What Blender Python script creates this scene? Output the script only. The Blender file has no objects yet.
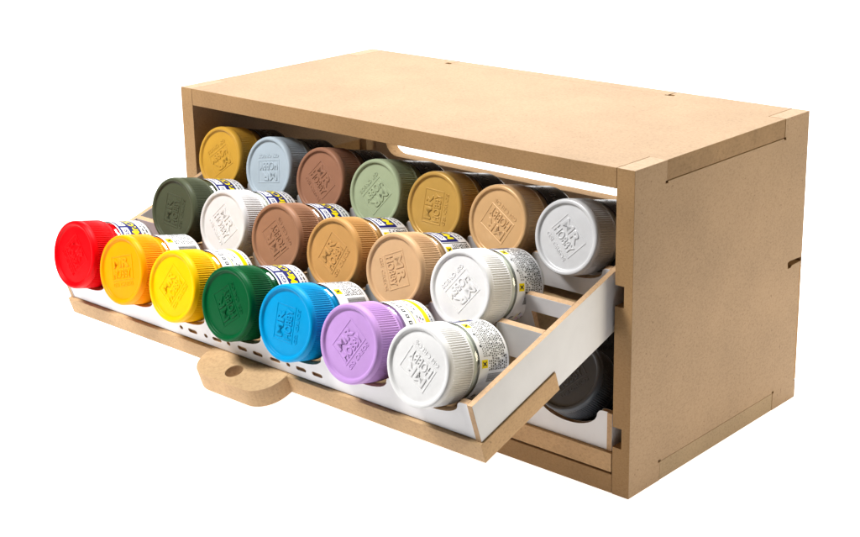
import bpy, bmesh, math, random
from mathutils import Matrix, Vector
R = math.radians
random.seed(11)
scene = bpy.context.scene
C = scene.collection

# ------------------------------------------------------------------ measures (1 unit = 10 cm)
W, D, H, T = 2.70, 1.3517, 1.3623, 0.0832      # the box, and its board thickness
TILT = R(18)                                   # how far the pulled-out tray leans forward
LEAN = R(60)                                   # jar axis against the tray floor normal
CAP_R, JAR_L = 0.1535, 0.37
PITCH = 0.3505
scene.unit_settings.scale_length = 0.1

# ------------------------------------------------------------------ materials
def mat(name):
    m = bpy.data.materials.new(name); m.use_nodes = True
    nt = m.node_tree
    return m, nt, nt.nodes['Principled BSDF']

def ramp(nt, fac, stops):
    n = nt.nodes.new('ShaderNodeValToRGB')
    el = n.color_ramp.elements
    while len(el) < len(stops): el.new(0.5)
    for e, (p, c) in zip(el, stops):
        e.position = p; e.color = (*c, 1)
    nt.links.new(fac, n.inputs[0])
    return n.outputs[0]

def noise(nt, scale, detail=4, rough=0.6, stretch=None):
    tc = nt.nodes.new('ShaderNodeTexCoord')
    n = nt.nodes.new('ShaderNodeTexNoise')
    n.inputs['Scale'].default_value = scale
    n.inputs['Detail'].default_value = detail
    n.inputs['Roughness'].default_value = rough
    if stretch:
        mp = nt.nodes.new('ShaderNodeMapping'); mp.inputs['Scale'].default_value = stretch
        nt.links.new(tc.outputs['Object'], mp.inputs[0]); nt.links.new(mp.outputs[0], n.inputs['Vector'])
    else:
        nt.links.new(tc.outputs['Object'], n.inputs['Vector'])
    return n.outputs['Fac']

def mix(nt, kind, fac, a, b):
    n = nt.nodes.new('ShaderNodeMix'); n.data_type = 'RGBA'; n.blend_type = kind
    if hasattr(fac, 'links'): nt.links.new(fac, n.inputs[0])
    else: n.inputs[0].default_value = fac
    for s, i in ((a, 6), (b, 7)):
        if hasattr(s, 'links'): nt.links.new(s, n.inputs[i])
        else: n.inputs[i].default_value = (*s, 1)
    return n.outputs[2]

def bump(nt, bsdf, h, strength, dist=0.01):
    b = nt.nodes.new('ShaderNodeBump')
    b.inputs['Strength'].default_value = strength; b.inputs['Distance'].default_value = dist
    nt.links.new(h, b.inputs['Height']); nt.links.new(b.outputs[0], bsdf.inputs['Normal'])

def scale_c(c, k): return tuple(v * k for v in c)

def fibreboard(name, base, fleck, contrast, grain):
    """Pressed wood fibre: cloudy tone, fine fibres and small dark flecks."""
    m, nt, b = mat(name)
    cloud = ramp(nt, noise(nt, 3.2, 5), [(0.3, scale_c(base, 1 - contrast * .5)), (0.7, scale_c(base, 1 + contrast * .5))])
    fib = noise(nt, grain, 6, 0.75, (1.0, 1.0, 1.6))
    fibc = ramp(nt, fib, [(0.30, (0.76, 0.73, 0.70)), (0.52, (1, 1, 1)), (0.75, (1.10, 1.10, 1.11))])
    c1 = mix(nt, 'MULTIPLY', 1.0, cloud, fibc)
    fl = ramp(nt, noise(nt, 62, 2, 0.5), [(0.24, (.75, .75, .75)), (0.31, (0, 0, 0))])
    c2 = mix(nt, 'MIX', fl, c1, fleck)
    nt.links.new(c2, b.inputs['Base Color'])
    b.inputs['Roughness'].default_value = 0.72
    b.inputs['Specular IOR Level'].default_value = 0.25
    bump(nt, b, fib, 0.25, 0.004)
    return m

MDF = fibreboard('fibreboard_face', (0.320, 0.216, 0.128), (0.19, 0.115, 0.065), 0.15, 85)
MDF_CUT = fibreboard('fibreboard_cut_edge', (0.315, 0.187, 0.082), (0.16, 0.085, 0.033), 0.22, 80)
TRAYWOOD = fibreboard('tray_board_face', (0.48, 0.32, 0.17), (0.30, 0.18, 0.09), 0.10, 55)
TRAYWOOD_CUT = fibreboard('tray_board_cut_edge', (0.47, 0.30, 0.155), (0.26, 0.165, 0.08), 0.26, 75)
THIN_CUT = fibreboard('thin_board_cut_edge', (0.44, 0.285, 0.16), (0.2, 0.12, 0.05), 0.2, 80)

def white_laminate():
    m, nt, b = mat('white_laminate')
    c = ramp(nt, noise(nt, 5, 4), [(0.3, (0.60, 0.59, 0.60)), (0.7, (0.66, 0.65, 0.66))])
    nt.links.new(c, b.inputs['Base Color'])
    b.inputs['Roughness'].default_value = 0.42
    bump(nt, b, noise(nt, 60, 3), 0.06, 0.004)
    return m
LAMINATE = white_laminate()

def plastic(name, col, rough=0.46, metallic=0.0, spec=0.10):
    m, nt, b = mat(name)
    c = ramp(nt, noise(nt, 9, 4), [(0.3, scale_c(col, 0.92)), (0.7, scale_c(col, 1.05))])
    nt.links.new(c, b.inputs['Base Color'])
    rr = ramp(nt, noise(nt, 24, 4), [(0.3, (rough - .05,) * 3), (0.7, (rough + .06,) * 3)])
    nt.links.new(rr, b.inputs['Roughness'])
    b.inputs['Metallic'].default_value = metallic
    b.inputs['Specular IOR Level'].default_value = spec
    bump(nt, b, noise(nt, 70, 3), 0.05, 0.003)
    return m

def flat(name, col, rough=0.4):
    m, nt, b = mat(name)
    b.inputs['Base Color'].default_value = (*col, 1); b.inputs['Roughness'].default_value = rough
    b.inputs['Specular IOR Level'].default_value = 0.15
    return m

def clear_glass():
    """thin jar glass: see-through with a fresnel sheen, tinted a little green"""
    m, nt, b = mat('clear_glass')
    nt.nodes.remove(b)
    out = nt.nodes['Material Output']
    tr = nt.nodes.new('ShaderNodeBsdfTransparent'); tr.inputs[0].default_value = (.95, .97, .95, 1)
    gl = nt.nodes.new('ShaderNodeBsdfGlossy'); gl.inputs['Roughness'].default_value = .06
    lw = nt.nodes.new('ShaderNodeLayerWeight'); lw.inputs['Blend'].default_value = .25
    fr = nt.nodes.new('ShaderNodeMath'); fr.operation = 'MULTIPLY_ADD'; fr.inputs[1].default_value = .35; fr.inputs[2].default_value = .04
    nt.links.new(lw.outputs['Facing'], fr.inputs[0])
    mx = nt.nodes.new('ShaderNodeMixShader')
    nt.links.new(fr.outputs[0], mx.inputs[0]); nt.links.new(tr.outputs[0], mx.inputs[1]); nt.links.new(gl.outputs[0], mx.inputs[2])
    nt.links.new(mx.outputs[0], out.inputs[0])
    return m
GLASS = clear_glass()
PAPER = flat('label_paper', (0.74, 0.74, 0.74), 0.3)
DARKPAPER = flat('label_black', (0.016, 0.014, 0.014), 0.22)
NAVY = flat('ink_navy', (0.007, 0.009, 0.11), 0.5)
YELLOW = flat('ink_yellow', (0.78, 0.62, 0.0), 0.3)
BLACK = flat('ink_black', (0.02, 0.02, 0.02), 0.35)
PINK = flat('ink_pink', (0.62, 0.36, 0.55), 0.35)
LILAC = flat('ink_pale_blue', (0.50, 0.55, 0.78), 0.35)
GREY = flat('ink_grey', (0.13, 0.125, 0.115), 0.4)

# ------------------------------------------------------------------ object helpers
def link(o, parent=None):
    C.objects.link(o)
    if parent: o.parent = parent
    return o

def obj(name, mesh, mats, parent=None):
    o = bpy.data.objects.new(name, mesh)
    mesh.name = name
    dress(mesh, mats)
    return link(o, parent)

def dress(mesh, mats):
    """give the mesh its materials and keep the slot number of every face"""
    idx = [p.material_index for p in mesh.polygons]
    mesh.materials.clear()
    for m in (mats if isinstance(mats, (list, tuple)) else [mats]): mesh.materials.append(m)
    for p, i in zip(mesh.polygons, idx): p.material_index = min(i, len(mesh.materials) - 1)

def thing(name, label, cat, loc=(0, 0, 0), rot=(0, 0, 0), group=None):
    o = bpy.data.objects.new(name, None); o.empty_display_size = 0.05
    o.location = loc; o.rotation_euler = rot
    tag(o, label, cat, group)
    return link(o)

def tag(o, label, cat, group=None):
    o['label'] = label; o['category'] = cat
    if group: o['group'] = group

def evaluated(o):
    dg = bpy.context.evaluated_depsgraph_get(); dg.update()
    return bpy.data.meshes.new_from_object(o.evaluated_get(dg))

def plate(outline, holes, th, origin, ax, ay, bevel=0.0025):
    """Board cut from a sheet: 2D outline with holes, extruded th along ax x ay from origin.
    Face material 0, cut edges material 1."""
    cu = bpy.data.curves.new('tmp', 'CURVE'); cu.dimensions = '2D'; cu.fill_mode = 'BOTH'
    for pts in [outline] + list(holes):
        s = cu.splines.new('POLY'); s.points.add(len(pts) - 1)
        for p, q in zip(s.points, pts): p.co = (q[0], q[1], 0, 1)
        s.use_cyclic_u = True
    cu.extrude = th / 2 - bevel; cu.bevel_depth = bevel; cu.bevel_resolution = 1; cu.offset = -bevel
    t = bpy.data.objects.new('tmp', cu); C.objects.link(t)
    me = evaluated(t)
    bpy.data.objects.remove(t); bpy.data.curves.remove(cu)
    ax, ay = Vector(ax), Vector(ay); az = ax.cross(ay)
    me.materials.clear()
    me.materials.append(None); me.materials.append(None)
    for p in me.polygons:
        p.material_index = 0 if abs(p.normal.z) > 0.9 else 1
        p.use_smooth = False
    M = Matrix.Identity(4)
    for i in range(3): M[i][0], M[i][1], M[i][2], M[i][3] = ax[i], ay[i], az[i], origin[i] + az[i] * th / 2
    me.transform(M)
    return me

def cut(me, boxes):
    """Subtract axis-aligned boxes (x0,x1,y0,y1,z0,z1) from a mesh."""
    o = bpy.data.objects.new('tmp', me); C.objects.link(o)
    tmp = []
    for b in boxes:
        bm = bmesh.new(); bmesh.ops.create_cube(bm, size=1)
        for v in bm.verts:
            v.co = Vector([(b[2*i] + b[2*i+1]) / 2 + v.co[i] * (b[2*i+1] - b[2*i]) for i in range(3)])
        for f in bm.faces: f.material_index = 1
        m2 = bpy.data.meshes.new('tmp'); bm.to_mesh(m2); bm.free()
        m2.materials.append(None); m2.materials.append(None)
        c = bpy.data.objects.new('tmp', m2); C.objects.link(c); tmp.append(c)
        md = o.modifiers.new('b', 'BOOLEAN'); md.object = c; md.operation = 'DIFFERENCE'; md.solver = 'EXACT'
    r = evaluated(o)
    for c in tmp + [o]: bpy.data.objects.remove(c)
    return r

def arc(cx, cy, r, a0, a1, n=8, ry=None):
    ry = ry or r
    return [(cx + r * math.cos(R(a0 + (a1 - a0) * i / n)), cy + ry * math.sin(R(a0 + (a1 - a0) * i / n))) for i in range(n + 1)]

def rrect(x0, x1, y0, y1, r, n=6):
    return (arc(x1 - r, y0 + r, r, -90, 0, n) + arc(x1 - r, y1 - r, r, 0, 90, n)
            + arc(x0 + r, y1 - r, r, 90, 180, n) + arc(x0 + r, y0 + r, r, 180, 270, n))

def merge(meshes):
    bm = bmesh.new()
    for m in meshes: bm.from_mesh(m)
    me = bpy.data.meshes.new('tmp'); bm.to_mesh(me); bm.free()
    return me

def block(x0, x1, y0, y1, z0, z1, bevel=0.0025):
    return plate([(x0, y0), (x1, y0), (x1, y1), (x0, y1)], [], z1 - z0, (0, 0, z0), (1, 0, 0), (0, 1, 0), bevel)

# ------------------------------------------------------------------ the fibreboard box
box = thing('storage_box', 'brown fibreboard box open at the front that houses both jar trays', 'box', (0, 0, 0))
TY0, TY1 = 0.222, 1.142              # where the tabs of top and bottom sit in the side boards
BX0, BX1 = 0.656, 2.012              # tab of the back board in the top board
BZ0, BZ1 = 0.085, 0.652              # tab of the back board in the side boards
BT = 0.016                           # depth of the back board's tab in the side boards
g = 0.0022                           # joint clearance left by the laser
d = 0.010                            # relief at the inner corners of the joints

def side_outline():
    # y, z   (relief nicks at the notch corners)
    return [(0, 0), (TY0, 0), (TY0, T), (TY0 - d, T), (TY0 - d, T + d), (TY0 + d * .6, T + d), (TY0 + d * .6, T + g),
            (TY1 - d * .6, T + g), (TY1 - d * .6, T + d), (TY1 + d, T + d), (TY1 + d, T), (TY1, T), (TY1, 0), (D, 0),
            (D, BZ0), (D - BT, BZ0), (D - BT, BZ1), (D, BZ1),
            (D, H), (TY1, H), (TY1, H - T), (TY1 + d, H - T), (TY1 + d, H - T - d), (TY1 - d * .6, H - T - d), (TY1 - d * .6, H - T - g),
            (TY0 + d * .6, H - T - g), (TY0 + d * .6, H - T - d), (TY0 - d, H - T - d), (TY0 - d, H - T), (TY0, H - T), (TY0, H), (0, H)]

RELIEF = [(1.226, .660), (1.250, .658), (1.262, .668), (D - .006, .669), (D - .006, .687), (1.240, .692), (1.224, .688)]
GROOVES = ((0.2075, 0.2945), (0.8055, 0.8935))
GD = 0.0435
EDGE_TOP = fibreboard('fibreboard_pale_edge', (0.36, 0.252, 0.158), (0.25, 0.165, 0.10), 0.10, 70)  # paler tone for the upward edges of the side boards
def pale_top(me):
    for p in me.polygons:
        if p.normal.z > .9 and p.center.z > H - .01: p.material_index = 2
    return me
s = plate(side_outline(), [RELIEF], T, (W - T, 0, 0), (0, 1, 0), (0, 0, 1), 0.002)
s = cut(s, [(W - T - 1, W - T + GD, -1, 1.2, z0, z1) for z0, z1 in GROOVES])
obj('side_panel', pale_top(s), [MDF, MDF_CUT, EDGE_TOP], box)
s = plate(side_outline(), [RELIEF], T, (0, 0, 0), (0, 1, 0), (0, 0, 1), 0.002)
s = cut(s, [(T - GD, T + 1, -1, 1.2, z0, z1) for z0, z1 in GROOVES])
obj('side_panel', pale_top(s), [MDF, MDF_CUT, EDGE_TOP], box)

def flat_outline(back_notch):
    x0, x1 = T + g, W - T - g
    e = 0.0015
    o = [(x0, 0.0005), (x1, 0.0005), (x1, TY0 + g), (W - e, TY0 + g), (W - e, TY1 - g), (x1, TY1 - g), (x1, D)]
    if back_notch:
        for xx, sg in ((BX1, -1), (BX0, 1)):
            q = [(xx + sg * -g, D), (xx + sg * -g, D - T + .020), (xx - sg * .030, D - T + .018), (xx - sg * .036, D - T - .008), (xx + sg * .012, D - T - .014), (xx + sg * .012, D - T - .0004)]
            o += q if sg < 0 else q[::-1]
    o += [(x0, D), (x0, TY1 - g), (e, TY1 - g), (e, TY0 + g), (x0, TY0 + g)]
    return o
SCORCH = fibreboard('fibreboard_scorched_end', (0.245, 0.152, 0.074), (0.12, 0.07, 0.03), 0.35, 40)
DULL_END = fibreboard('fibreboard_dull_end', (0.30, 0.212, 0.122), (0.18, 0.11, 0.06), 0.2, 70)
for nm, notch, z0, endm in (('top_panel', True, H - T, SCORCH), ('bottom_panel', False, 0, DULL_END)):
    me = plate(flat_outline(notch), [], T, (0, 0, z0), (1, 0, 0), (0, 1, 0), 0.002)
    for p in me.polygons:
        if abs(p.normal.x) > .9 and not .05 < p.center.x < W - .05: p.material_index = 2
    obj(nm, me, [MDF, MDF_CUT, endm], box)
# back board (x, z), with the long view opening
bo = [(T + g, T + g), (W - T - g, T + g), (W - T - g, H - T - g),
      (BX1 - g, H - T - g), (BX1 - g, H - .0003), (BX0 + g, H - .0003), (BX0 + g, H - T - g), (T + g, H - T - g)]
bp = (plate(bo, [rrect(0.165, W - 0.165, 0.797, 1.215, 0.085)], T - .003, (0, D - .0015, 0), (1, 0, 0), (0, 0, 1), 0.001))
for p in bp.polygons:
    if p.normal.z > .4 and p.center.z > H - .01: p.material_index = 0
obj('back_panel', bp, [MDF, MDF_CUT], box)
for x0, x1 in ((.003, T + .002), (W - T - .002, W - .003)):
    obj('tab', block(x0, x1, D - BT + .001, D + .004, BZ0 + g, BZ1 - g, .002), [MDF, MDF_CUT], bpy.data.objects['back_panel'])

# ------------------------------------------------------------------ trays (local x, u towards the back, w up)
TX0, TX1 = T + 0.012, W - T - 0.0125            # outer faces of the thin side boards
TH = 0.0255                                     # thin board
ROWS_U = (0.0045, 0.457, 0.9095)
ROW_X = ((0.274, 7), (0.450, 6), (0.283, 7))
PH = 0.165                                      # height of the thin boards

def scalloped(x0, x1, first, n, bottom, half=0.158, z0=0.004, PH=PH):
    """outline (x, w) of a cross board with a cradle for every jar"""
    o = [(x0, z0), (x1, z0), (x1, PH)]
    cen = [first + PITCH * i for i in range(n)]
    f = 0.026
    for c in reversed(cen):
        dep = PH - bottom
        prof = []
        N = 16
        for i in range(N + 1):
            t = math.pi * i / N
            prof.append((c + (half - f * .35) * math.cos(t), PH - f * .75 - (dep - f * .75) * math.sin(t)))
        sh_r = arc(c + half - f * .35 + f, PH - f, f, 90, 168, 4)
        sh_l = arc(c - half + f * .35 - f, PH - f, f, 12, 90, 4)
        o += [p for p in sh_r if p[0] < x1 - .002] + prof + [p for p in sh_l if p[0] > x0 + .002]
    o += [(x0, PH)]
    # drop points that run backwards where neighbouring shoulders touch
    out = []
    for p in o:
        if len(out) > 3 and p[0] > out[-1][0] - 1e-5 and p != o[-1] and p[1] > PH - .045: continue
        out.append(p)
    return out

DOTS = [('.', .9268), ('-', 1.0030), ('.', 1.0902), ('-', 1.1630), ('.', 1.2375), ('-', 1.3230), ('-', 1.4184), ('-', 1.5235), ('.', 1.6018), ('-', 1.6760), ('-', 1.7688)]
def slots():
    hs = []
    for k, x in DOTS:
        hw = 0.0285 if k == '-' else 0.0105
        hs.append(rrect(x - hw, x + hw, 0.0395, 0.0585, 0.0094, 4))
    return hs

HANDLE = [(1.352 + .236, .0060)] + [(1.352 + .236, -.03)] + arc(1.352 + .236 - .115, -.153 + .115, .115, 0, -90, 10) \
       + arc(1.352 - .236 + .115, -.153 + .115, .115, -90, -180, 10) + [(1.352 - .236, -.03), (1.352 - .236, .0060)]

def make_tray(name, label, loc, rot, holes):
    t = thing(name, label, 'tray', loc, rot)
    U1 = 1.235
    # board under the front of the tray: frame of three bars and a thin floor between them
    bx0, bx1 = TX0 - .0065, TX1 + .0065
    hl, hr = 1.352 - .2363, 1.352 + .2363
    front = plate([(bx0, -.0085), (hl, -.0085), (hl, .0064), (hr, .0064), (hr, -.0085), (bx1, -.0085), (bx1, .060), (bx0, .060)], [], .083, (0, 0, -.083), (1, 0, 0), (0, 1, 0), .0025) if holes \
        else block(bx0, bx1, -.0085, .060, -.083, 0)
    obj('front_rail', front, [TRAYWOOD, TRAYWOOD_CUT], t)
    for x0, x1 in ((bx0, bx0 + .05), (bx1 - .05, bx1)):
        obj('side_rail', block(x0, x1, .0602, .4505, -.083, 0), [TRAYWOOD, TRAYWOOD_CUT], t)
    obj('floor_board', block(TX0 + TH + .002, TX1 - TH - .002, .061, U1 - .002, -.080, -.052), [TRAYWOOD, TRAYWOOD_CUT], t)
    if holes:                              # the lower board shows no pull handle
        hd = [(x, y) for x, y in HANDLE][::-1]
        obj('handle', plate(hd, [arc(1.342, -.077, .038, 0, 345, 23)], .083, (0, 0, -.083), (1, 0, 0), (0, 1, 0), 0.0035), [TRAYWOOD, TRAYWOOD_CUT], t)
    # thin side boards: low behind the rails where they reach under the floor
    so = [(.0045, .002), (.453, .002), (.453, -.073), (U1, -.073), (U1, PH), (.0045, PH)]
    for x in (TX0, TX1 - TH):
        obj('side_panel', plate(so, [], TH, (x, 0, 0), (0, 1, 0), (0, 0, 1), .0018), [LAMINATE, THIN_CUT], t)
    i0, i1 = TX0 + TH + .0008, TX1 - TH - .0008
    for r, (u, (first, n)) in enumerate(zip(ROWS_U, ROW_X)):
        low = 0.088 if holes else 0.070
        o = scalloped(i0, i1, first, n, low, half=.158 if holes else .162)
        y0 = u + .003
        if r == 0 and holes:
            skin = plate(o, slots(), .010, (0, y0 + .010, 0), (1, 0, 0), (0, 0, 1), .0012)
            core = plate(scalloped(i0, i1, first, n, 0.088), [], .0155, (0, y0 + .0258, 0), (1, 0, 0), (0, 0, 1), .0012)
            for p in core.polygons: p.material_index = 1
            obj('front_panel', merge([skin, core]), [LAMINATE, THIN_CUT], t)
        else:
            obj('front_panel' if r == 0 else 'cradle_board', plate(o, [], TH, (0, y0 + TH, 0), (1, 0, 0), (0, 0, 1), .0018), [LAMINATE, THIN_CUT], t)
        o = scalloped(i0, i1, first, n, -.004 + .012, half=.150 if r else .118, z0=-.050, PH=PH if r else .090)
        if r == 1:
            xa, xb = first - .150, first + PITCH * (n - 1) + .150
            o = [(xa - .012, -.050), (xb + .012, -.050), (xb + .012, .085), (i1, .085)] + o[2:-1] + [(i0, PH), (i0, .085), (xa - .012, .085)]
        obj('cradle_board', plate(o, [], TH, (0, u + .195 + TH, 0), (1, 0, 0), (0, 0, 1), .0018), [LAMINATE, THIN_CUT], t)
    obj('rear_panel', plate([(i0, -.05), (i1, -.05), (i1, PH), (i0, PH)], [], TH, (0, U1 - .001, 0), (1, 0, 0), (0, 0, 1), .0018), [LAMINATE, THIN_CUT], t)
    for x0, x1 in ((TX0 - .04, TX0 - .0005), (TX1 + .0005, TX1 + .04)):
        obj('guide_pin', block(x0, x1, 1.0, 1.06, .005, .062), [TRAYWOOD, TRAYWOOD_CUT], t)
    return t

ORG = (0, -.797, .503)
make_tray('jar_tray', 'white and wood tray pulled out of the box and tilted forward, full of paint jars', ORG, (TILT, 0, 0), True)
LOW = (0, .0100, .1745)
low_label = 'lower tray pushed flush into the box underneath the tilted tray'
lower = make_tray('jar_tray', low_label, LOW, (0, 0, 0), False)

# ------------------------------------------------------------------ jar meshes (local z = jar axis, cap up, base at z = 0)
def lathe(prof, n, mat_of=None, close_top=True, close_bot=True, rib=None):
    """prof: list of (r, z) from bottom to top; rib(i, k) scales radius"""
    bm = bmesh.new(); rings = []
    for k, (r, z) in enumerate(prof):
        ring = []
        for i in range(n):
            a = 2 * math.pi * i / n
            rr = r - (rib(i, k) if rib else 0)
            ring.append(bm.verts.new((rr * math.cos(a), rr * math.sin(a), z)))
        rings.append(ring)
    for k in range(len(rings) - 1):
        for i in range(n):
            f = bm.faces.new((rings[k][i], rings[k][(i+1) % n], rings[k+1][(i+1) % n], rings[k+1][i])); f.smooth = True
    if close_bot: bm.faces.new(rings[0][::-1])
    if close_top: bm.faces.new(rings[-1])
    me = bpy.data.meshes.new('tmp'); bm.to_mesh(me); bm.free()
    return me

RIBS = 100
Z = JAR_L
def cap_mesh():
    # (radius, z, rib weight)
    P = [(.1300, Z - .132, 0), (.1500, Z - .1375, 0), (.1527, Z - .1365, 0), (.1535, Z - .134, 0), (.1535, Z - .127, 0), (.1535, Z - .1245, 1), (.1535, Z - .080, 1), (.1535, Z - .031, 1), (.1535, Z - .027, 0),
         (.1535, Z - .016, 0), (.1526, Z - .009, 0), (.1503, Z - .0035, 0), (.1478, Z - .0009, 0), (.1450, Z, 0), (.1395, Z, 0), (.1360, Z - .0010, 0), (.1335, Z - .0042, 0), (.1315, Z - .0085, 0), (.1296, Z - .0106, 0), (.1262, Z - .0112, 0), (.1200, Z - .0106, 0), (.06, Z - .0102, 0)]
    w = [0.0, 0.0, 0.5, 1.0, 0.5]
    return lathe([(r, z) for r, z, _ in P], RIBS * 5, rib=lambda i, k: P[k][2] * w[i % 5] * 0.0040)

def text_mesh(body, size, width=None, height=None, bold=0.0, extrude=0.0, bevel=0.0):
    cu = bpy.data.curves.new('tmp', 'FONT'); cu.body = body; cu.size = size
    cu.align_x = 'CENTER'; cu.align_y = 'CENTER'; cu.offset = bold; cu.extrude = extrude; cu.bevel_depth = bevel; cu.resolution_u = 3
    t = bpy.data.objects.new('tmp', cu); C.objects.link(t)
    me = evaluated(t); bpy.data.objects.remove(t); bpy.data.curves.remove(cu)
    xs = [v.co.x for v in me.vertices]; ys = [v.co.y for v in me.vertices]
    sx = width / (max(xs) - min(xs)) if width else 1
    sy = height / (max(ys) - min(ys)) if height else sx
    if not width: sx = sy
    cx, cy = (max(xs) + min(xs)) / 2, (max(ys) + min(ys)) / 2
    for v in me.vertices: v.co.x = (v.co.x - cx) * sx; v.co.y = (v.co.y - cy) * sy
    return me

def relief(body, x0, x1, y0, y1, z0, z1, bold):
    """raised letters with sloping sides, fitted into a rectangle"""
    me = text_mesh(body, .05, x1 - x0, y1 - y0, bold - .0016, .0004, .0022)
    lo = min(v.co.z for v in me.vertices); hi = max(v.co.z for v in me.vertices)
    for v in me.vertices:
        v.co = (v.co.x + (x0 + x1) / 2, v.co.y + (y0 + y1) / 2, z0 + (v.co.z - lo) / (hi - lo) * (z1 - z0))
    return me

def emblem_mesh():
    zf, h = Z - .0180, Z - .0069
    w, y0, y1, f = .072, -.043, .063, .0062
    frame = plate([(-w, y0), (w, y0), (w, y1), (-w, y1)], [[(-w + f, y0 + f), (w - f, y0 + f), (w - f, y1 - f), (-w + f, y1 - f)]],
                  h - .0016 - zf, (0, 0, zf), (1, 0, 0), (0, 1, 0), .0022)
    parts = [frame,
             relief('MR', -.057, .050, .0120, .0535, zf, h + .0004, .0020),
             relief('HOBBY', -.060, .060, -.0335, .0045, zf, h, .0011),
             relief('GSI CREOS', -.068, .068, -.0690, -.0510, zf, h - .0016, .0012)]
    me = merge(parts)
    for v in me.vertices: v.co.x *= 1.03; v.co.y *= 1.03
    return me

CAP = merge([cap_mesh(), emblem_mesh()])
GR = .1462
glass_out = [(.100, .004), (.118, .0), (.132, .002), (.141, .009), (.1455, .020), (GR, .030), (GR, Z - .172), (.1452, Z - .160), (.1405, Z - .149), (.134, Z - .1405), (.134, Z - .1325)]
GLASSM = lathe(glass_out, 72)
PAINTM = lathe([(.10, .014), (.128, .016), (.1385, .028), (.1395, .04), (.1395, Z - .176), (.136, Z - .156), (.127, Z - .146), (.127, Z - .139)], 64)

LZ0, LZ1 = .026, Z - .176                       # label zone on the glass
LR = .1474

def wrapq(bm, a0, a1, z0, z1, mi, r, step=6.0):
    n = max(1, int(math.ceil(abs(a1 - a0) / step)))
    prev = None
    for i in range(n + 1):
        a = R(a0 + (a1 - a0) * i / n)
        v = (bm.verts.new((r * math.cos(a), r * math.sin(a), z0)), bm.verts.new((r * math.cos(a), r * math.sin(a), z1)))
        if prev:
            f = bm.faces.new((prev[0], v[0], v[1], prev[1])); f.material_index = mi; f.smooth = True
        prev = v

def wraptext(bm, body, ac, zc, width, height, mi, r, bold=0.0):
    me = text_mesh(body, .05, width, height, bold)
    vs = []
    for v in me.vertices:
        a = R(ac) + v.co.x / r
        vs.append(bm.verts.new((r * math.cos(a), r * math.sin(a), zc + v.co.y)))
    for p in me.polygons:
        try:
            f = bm.faces.new([vs[i] for i in p.vertices]); f.material_index = mi
        except ValueError: pass
    bpy.data.meshes.remove(me)

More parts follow.
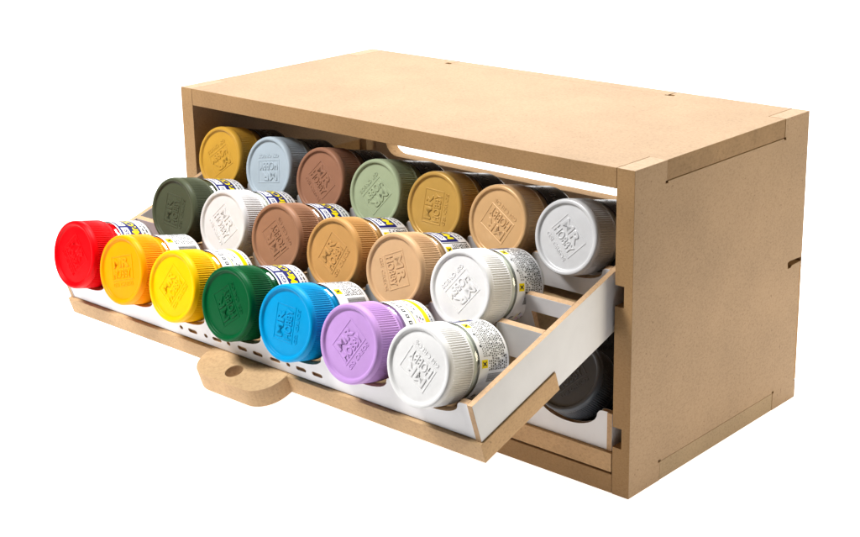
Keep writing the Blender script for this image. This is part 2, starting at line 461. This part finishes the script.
PAPERS = [PAPER, NAVY, YELLOW, BLACK, PINK, LILAC, GREY]
def label_mesh(rs, dark=False):
    rnd = random.Random(rs)
    bm = bmesh.new()
    wrapq(bm, -180, 180, LZ0, LZ1, 0, LR, 4)
    hgt = LZ1 - LZ0
    def z(t): return LZ1 - t * hgt              # t = 0 at the cap side, 1 at the base
    r1, r2, r3 = LR + .0004, LR + .0007, LR + .0010
    if dark:
        for t in (.05, .93): wrapq(bm, -178, 178, z(t), z(t + .018), 6, r1, 5)
        wraptext(bm, 'Mr.COLOR', 0, z(.42), .2, .045, 6, r2)
        for k in range(6):
            a = 60 + k * 3
            while a < 290:
                l = rnd.uniform(2, 9)
                if rnd.random() < .6: wrapq(bm, a, a + l, z(.25 + k * .1), z(.25 + k * .1 + .02), 6, r1, 9)
                a += l + rnd.uniform(1.5, 4)
        me = bpy.data.meshes.new('tmp'); bm.to_mesh(me); bm.free(); return me
    # front: navy block with yellow lettering and white boxes
    wrapq(bm, -56, 56, z(.045), z(.70), 1, r1, 4)
    for a0, a1 in ((-51, -25), (-20, 20), (25, 51)):
        wrapq(bm, a0, a1, z(.105), z(.335), 0, r2, 4)
    wraptext(bm, 'GSI', -38, z(.22), .044, .020, 1, r3, .0012)
    wraptext(bm, 'Creos', 0, z(.22), .082, .022, 1, r3, .0010)
    for k in range(3): wrapq(bm, 29, 47, z(.145 + k * .06), z(.17 + k * .06), 5, r3, 6)
    wraptext(bm, 'Mr.COLOR', 0, z(.52), .255, .040, 2, r2, .0022)
    for k in range(2):
        a = -50
        while a < 48:
            l = rnd.uniform(2.5, 8); wrapq(bm, a, a + l, z(.78 + k * .1), z(.82 + k * .1), 3 if rnd.random() < .6 else 1, r1, 9); a += l + rnd.uniform(1.4, 4)
    # left: safety panel, dense small print with two yellow warning squares
    wrapq(bm, -59, -57.5, z(.05), z(.96), 3, r1)
    for ac, tc in ((-72, .17), (-138, .17)):
        wrapq(bm, ac - 6, ac + 6, z(tc - .10), z(tc + .10), 2, r1, 3)
        for sg in (-1, 1):
            vs = []
            for px, pt in ((-3.6, -.055 * sg), (-2.2, -.070 * sg), (3.6, .055 * sg), (2.2, .070 * sg)):
                a = R(ac + px); vs.append(bm.verts.new((r2 * math.cos(a), r2 * math.sin(a), z(tc + pt))))
            f = bm.faces.new(vs if sg < 0 else vs[::-1]); f.material_index = 3
        wrapq(bm, ac - 1.8, ac + 1.8, z(tc - .035), z(tc + .035), 3, r3, 2)
    for k, tc in enumerate((.10, .18)):
        for a in (-92, -112): wrapq(bm, a - 1.6, a + 1.6, z(.10), z(.145), 3, r1)
    for k in range(10):
        t = .31 + k * .064
        a = -148
        while a < -62:
            l = rnd.uniform(1.2, 3.6)
            if rnd.random() < .86: wrapq(bm, a, min(a + l, -61), z(t), z(t + rnd.uniform(.034, .048)), 3 if rnd.random() < .45 else 6, r1, 9)
            a += l + rnd.uniform(.7, 1.7)
    for k in range(3):
        a = -128
        while a < -84:
            l = rnd.uniform(1, 3); wrapq(bm, a, a + l, z(.15 + k * .05), z(.175 + k * .05), 6, r1, 9); a += l + rnd.uniform(.8, 2)
    for k in range(18): wrapq(bm, -166 + k * .75, -166 + k * .75 + rnd.uniform(.2, .5), z(.3), z(.9), 3, r1, 9)
    # right: product panel, bold dark print, pale boxes and a yellow bar
    wrapq(bm, 66, 176, z(.70), z(.84), 2, r1, 4)
    for k in range(9):
        a = 72 + k * 11.5
        hh = rnd.uniform(.10, .16)
        wrapq(bm, a, a + 6.4, z(.14), z(.14 + hh), 3, r1, 4); wrapq(bm, a + 2, a + 4.4, z(.165), z(.115 + hh), 0, r2, 4)
    wrapq(bm, 66, 176, z(.34), z(.365), 2, r1, 4)
    for k in range(4):
        a = 68
        while a < 172:
            l = rnd.uniform(2, 7)
            if rnd.random() < .8: wrapq(bm, a, a + l, z(.40 + k * .07), z(.40 + k * .07 + .04), rnd.choice((4, 4, 5, 3, 6)), r1, 9)
            a += l + rnd.uniform(1.5, 5)
    a = 70
    while a < 172:
        l = rnd.uniform(1, 4); wrapq(bm, a, a + l, z(.89), z(.925), 3, r1, 9); a += l + rnd.uniform(1, 4)
    me = bpy.data.meshes.new('tmp'); bm.to_mesh(me); bm.free()
    return me
LABELS = [label_mesh(3), label_mesh(8)]
DARK_LABEL = label_mesh(5, True)

# ------------------------------------------------------------------ the jars
proto = {}
def make_jar():
    j = bpy.data.objects.new('paint_jar', None); j.empty_display_size = .05
    proto['root'] = link(j)
    proto['cap'] = obj('cap', CAP, flat('tmp_plastic', (.5, .5, .5)), j)
    proto['glass'] = obj('glass_body', GLASSM, GLASS, j)
    proto['paint'] = obj('paint', PAINTM, flat('tmp_paint', (.5, .5, .5)), j)
    proto['label'] = obj('label', LABELS[0], PAPERS, j)
make_jar()
dress(LABELS[1], PAPERS); dress(DARK_LABEL, [DARKPAPER] + PAPERS[1:])
for k in ('cap', 'paint'): proto[k].material_slots[0].link = 'OBJECT'

first = [True]
def put_jar(origin, tilt, u, w, x, label, group, col, roll, lroll, dark=False, rough=.38, metallic=0., spec=.10, paint=None, lean=LEAN):
    if first[0]:
        j, cap, gl, pa, la = (proto[k] for k in ('root', 'cap', 'glass', 'paint', 'label')); first[0] = False
    else:
        j = proto['root'].copy(); link(j)
        cap, gl, pa, la = (link(proto[k].copy(), j) for k in ('cap', 'glass', 'paint', 'label'))
    # cap centre (x, u, w) in the tray -> base of the jar in the scene
    ct, st = math.cos(tilt), math.sin(tilt)
    a = lean
    du, dw = math.sin(a), -math.cos(a)                 # from the cap towards the base, in tray axes
    uu, ww = u + du * JAR_L, w + dw * JAR_L
    j.location = (x, origin[1] + uu * ct - ww * st, origin[2] + uu * st + ww * ct)
    j.rotation_euler = (a + tilt, 0, 0)
    j['label'] = label; j['category'] = 'paint jar'
    if group: j['group'] = group
    cap.rotation_euler = (0, 0, R(roll)); la.rotation_euler = (0, 0, R(lroll))
    m = plastic('plastic_cap', col, rough, metallic, spec)
    cap.material_slots[0].link = 'OBJECT'; cap.material_slots[0].material = m
    pa.material_slots[0].link = 'OBJECT'; pa.material_slots[0].material = flat('paint', paint or col, .25)
    if dark: la.data = DARK_LABEL
    else: la.data = LABELS[int(abs(roll)) % 2]
    return j

GRP = 'paint jars lying in the tilted tray'
WHITE = (.70, .695, .69)
FRONT = [
 ('red capped paint jar at the left end of the front row', (.66, 0, .003), -45, 88, {}),
 ('orange capped paint jar in the front row beside the red one', (.90, .30, 0), 17, 205, {}),
 ('bright yellow capped paint jar in the front row', (.84, .455, 0), 58, -38, {}),
 ('dark green capped paint jar in the front row', (0, .075, .020), 126, 90, {}),
 ('sky blue capped paint jar in the front row', (0, .262, .54), 88, 200, {}),
 ('lilac purple capped paint jar in the front row', (.46, .265, .57), 56, -36, {}),
 ('white capped paint jar at the right end of the front row', WHITE, 150, 148, {'paint': (.74, .75, .68)}),
]
MID = [
 ('dark olive capped paint jar at the left end of the middle row', (.062, .070, .040), 85, 84, {}),
 ('milky translucent capped paint jar in the middle row', (.60, .585, .575), -45, 86, {'rough': .3, 'paint': (.66, .66, .60)}),
 ('medium brown capped paint jar in the middle row', (.29, .145, .082), 132, 92, {}),
 ('tan ochre capped paint jar in the middle row', (.48, .255, .085), 63, 112, {}),
 ('pale beige capped paint jar in the middle row', (.55, .345, .185), -66, 114, {}),
 ('white capped paint jar at the right end of the middle row', WHITE, -129, 148, {'paint': (.74, .75, .68)}),
]
BACK = [
 ('mustard ochre capped paint jar at the left end of the back row', (.46, .255, .035), 217, 90, {}),
 ('pale blue grey capped paint jar in the back row', (.34, .40, .45), 190, 100, {}),
 ('reddish brown capped paint jar in the back row', (.26, .125, .076), -43, 80, {}),
 ('sage green capped paint jar in the back row', (.29, .34, .215), -130, 95, {}),
 ('dull gold capped paint jar in the back row', (.45, .265, .065), 88, 100, {'rough': .32, 'metallic': .1, 'spec': .3}),
 ('copper tan capped paint jar in the back row', (.56, .345, .165), 150, 85, {'rough': .32, 'metallic': .1, 'spec': .3}),
 ('silver grey capped paint jar at the right end of the back row', (.58, .58, .59), -45, 92, {'rough': .32, 'metallic': .10, 'spec': .3}),
]
CU = (.0032, .4575, .909); CW = .276
for r, row in enumerate((FRONT, MID, BACK)):
    x0 = ROW_X[r][0]
    for i, (lab, col, roll, lroll, kw) in enumerate(row):
        kw = dict(kw)
        put_jar(ORG, TILT, CU[r], CW, x0 + PITCH * i, lab, GRP, col, roll, lroll, dark=(r == 2), **kw)
put_jar(LOW, 0.0, .0076, .2755, ROW_X[0][0] + PITCH * 6, 'black capped paint jar in the lower tray, its lid showing under the tilted tray', 'paint jars in the lower tray', (.045, .052, .064), 50, 60, dark=True, rough=.34, spec=.45, lean=R(55.0))
put_jar(LOW, 0.0, CU[1], CW, ROW_X[1][0] + PITCH * 5, 'dark capped paint jar deep in the shade behind the black one of the lower tray', 'paint jars in the lower tray', (.018, .019, .021), 20, 60, dark=True, rough=.36)

# ------------------------------------------------------------------ backdrop: white ground and sweep with an added glow that washes out shadows
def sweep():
    """ground square to the line of sight, its far end curving up"""
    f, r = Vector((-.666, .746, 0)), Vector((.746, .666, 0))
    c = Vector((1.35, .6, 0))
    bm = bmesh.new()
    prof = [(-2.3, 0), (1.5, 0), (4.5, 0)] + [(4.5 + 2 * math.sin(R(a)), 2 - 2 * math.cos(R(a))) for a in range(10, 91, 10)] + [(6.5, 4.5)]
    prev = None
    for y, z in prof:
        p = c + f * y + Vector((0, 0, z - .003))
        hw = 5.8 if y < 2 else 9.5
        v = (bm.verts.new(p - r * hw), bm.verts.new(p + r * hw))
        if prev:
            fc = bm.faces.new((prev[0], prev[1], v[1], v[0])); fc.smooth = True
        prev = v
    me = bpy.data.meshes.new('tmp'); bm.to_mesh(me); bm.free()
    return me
m, nt, b = mat('glowing_white_backdrop')
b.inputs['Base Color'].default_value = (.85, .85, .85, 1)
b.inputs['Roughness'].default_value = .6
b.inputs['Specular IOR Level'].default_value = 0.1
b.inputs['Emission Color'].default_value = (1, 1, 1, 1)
b.inputs['Emission Strength'].default_value = .92  # glow added so the ground stays white where shadows would fall
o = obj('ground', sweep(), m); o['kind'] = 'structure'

# ------------------------------------------------------------------ light
w = bpy.data.worlds.new('World'); scene.world = w; w.use_nodes = True
bg = w.node_tree.nodes['Background']
bg.inputs[0].default_value = (1, 1, 1, 1); bg.inputs[1].default_value = 0.04

def softbox(name, loc, target, sx, sy, power, col=(1, 1, 1)):
    l = bpy.data.lights.new(name, 'AREA'); l.shape = 'RECTANGLE'; l.size = sx; l.size_y = sy; l.energy = power; l.color = col
    o = bpy.data.objects.new(name, l); o.location = loc
    o.rotation_euler = (Vector(target) - Vector(loc)).to_track_quat('-Z', 'Y').to_euler()
    C.objects.link(o)
softbox('softbox_overhead', (1.0, 2.6, 6.5), (1.35, .6, 1.0), 3.2, 2.6, 710, (.97, .985, 1))
softbox('softbox_key', (-.5, -4.2, 6.6), (1.35, -.2, .7), 1.7, 1.7, 900, (1, .99, .975))
softbox('softbox_fill', (7.5, 2.8, 2.4), (2.7, .7, .6), 2.2, 2.2, 195, (1, .885, .66))

# ------------------------------------------------------------------ camera
cam = bpy.data.cameras.new('camera'); co = bpy.data.objects.new('camera', cam); C.objects.link(co)
RW = ((0.7486, 0.6628, -0.0157), (0.1737, -0.2189, -0.9602), (-0.6399, 0.7161, -0.2790))
rx, ry, rz = (Vector(v) for v in RW)
M = Matrix((rx, -ry, -rz)).transposed()
co.matrix_world = Matrix.Translation((5.7414, -4.4761, 2.76)) @ M.to_quaternion().to_matrix().to_4x4()
cam.sensor_width = 36; cam.lens = 1473.17 / 860 * 36
cam.shift_x = (430 - 445.9) / 860
cam.shift_y = (215.35 - 268.5) / 860
cam.clip_end = 200; cam.clip_start = .05
scene.camera = co
scene.view_settings.view_transform = 'Standard'
scene.view_settings.look = 'None'
scene.view_settings.exposure = 0; scene.view_settings.gamma = 1
scene.cycles.max_bounces = 10
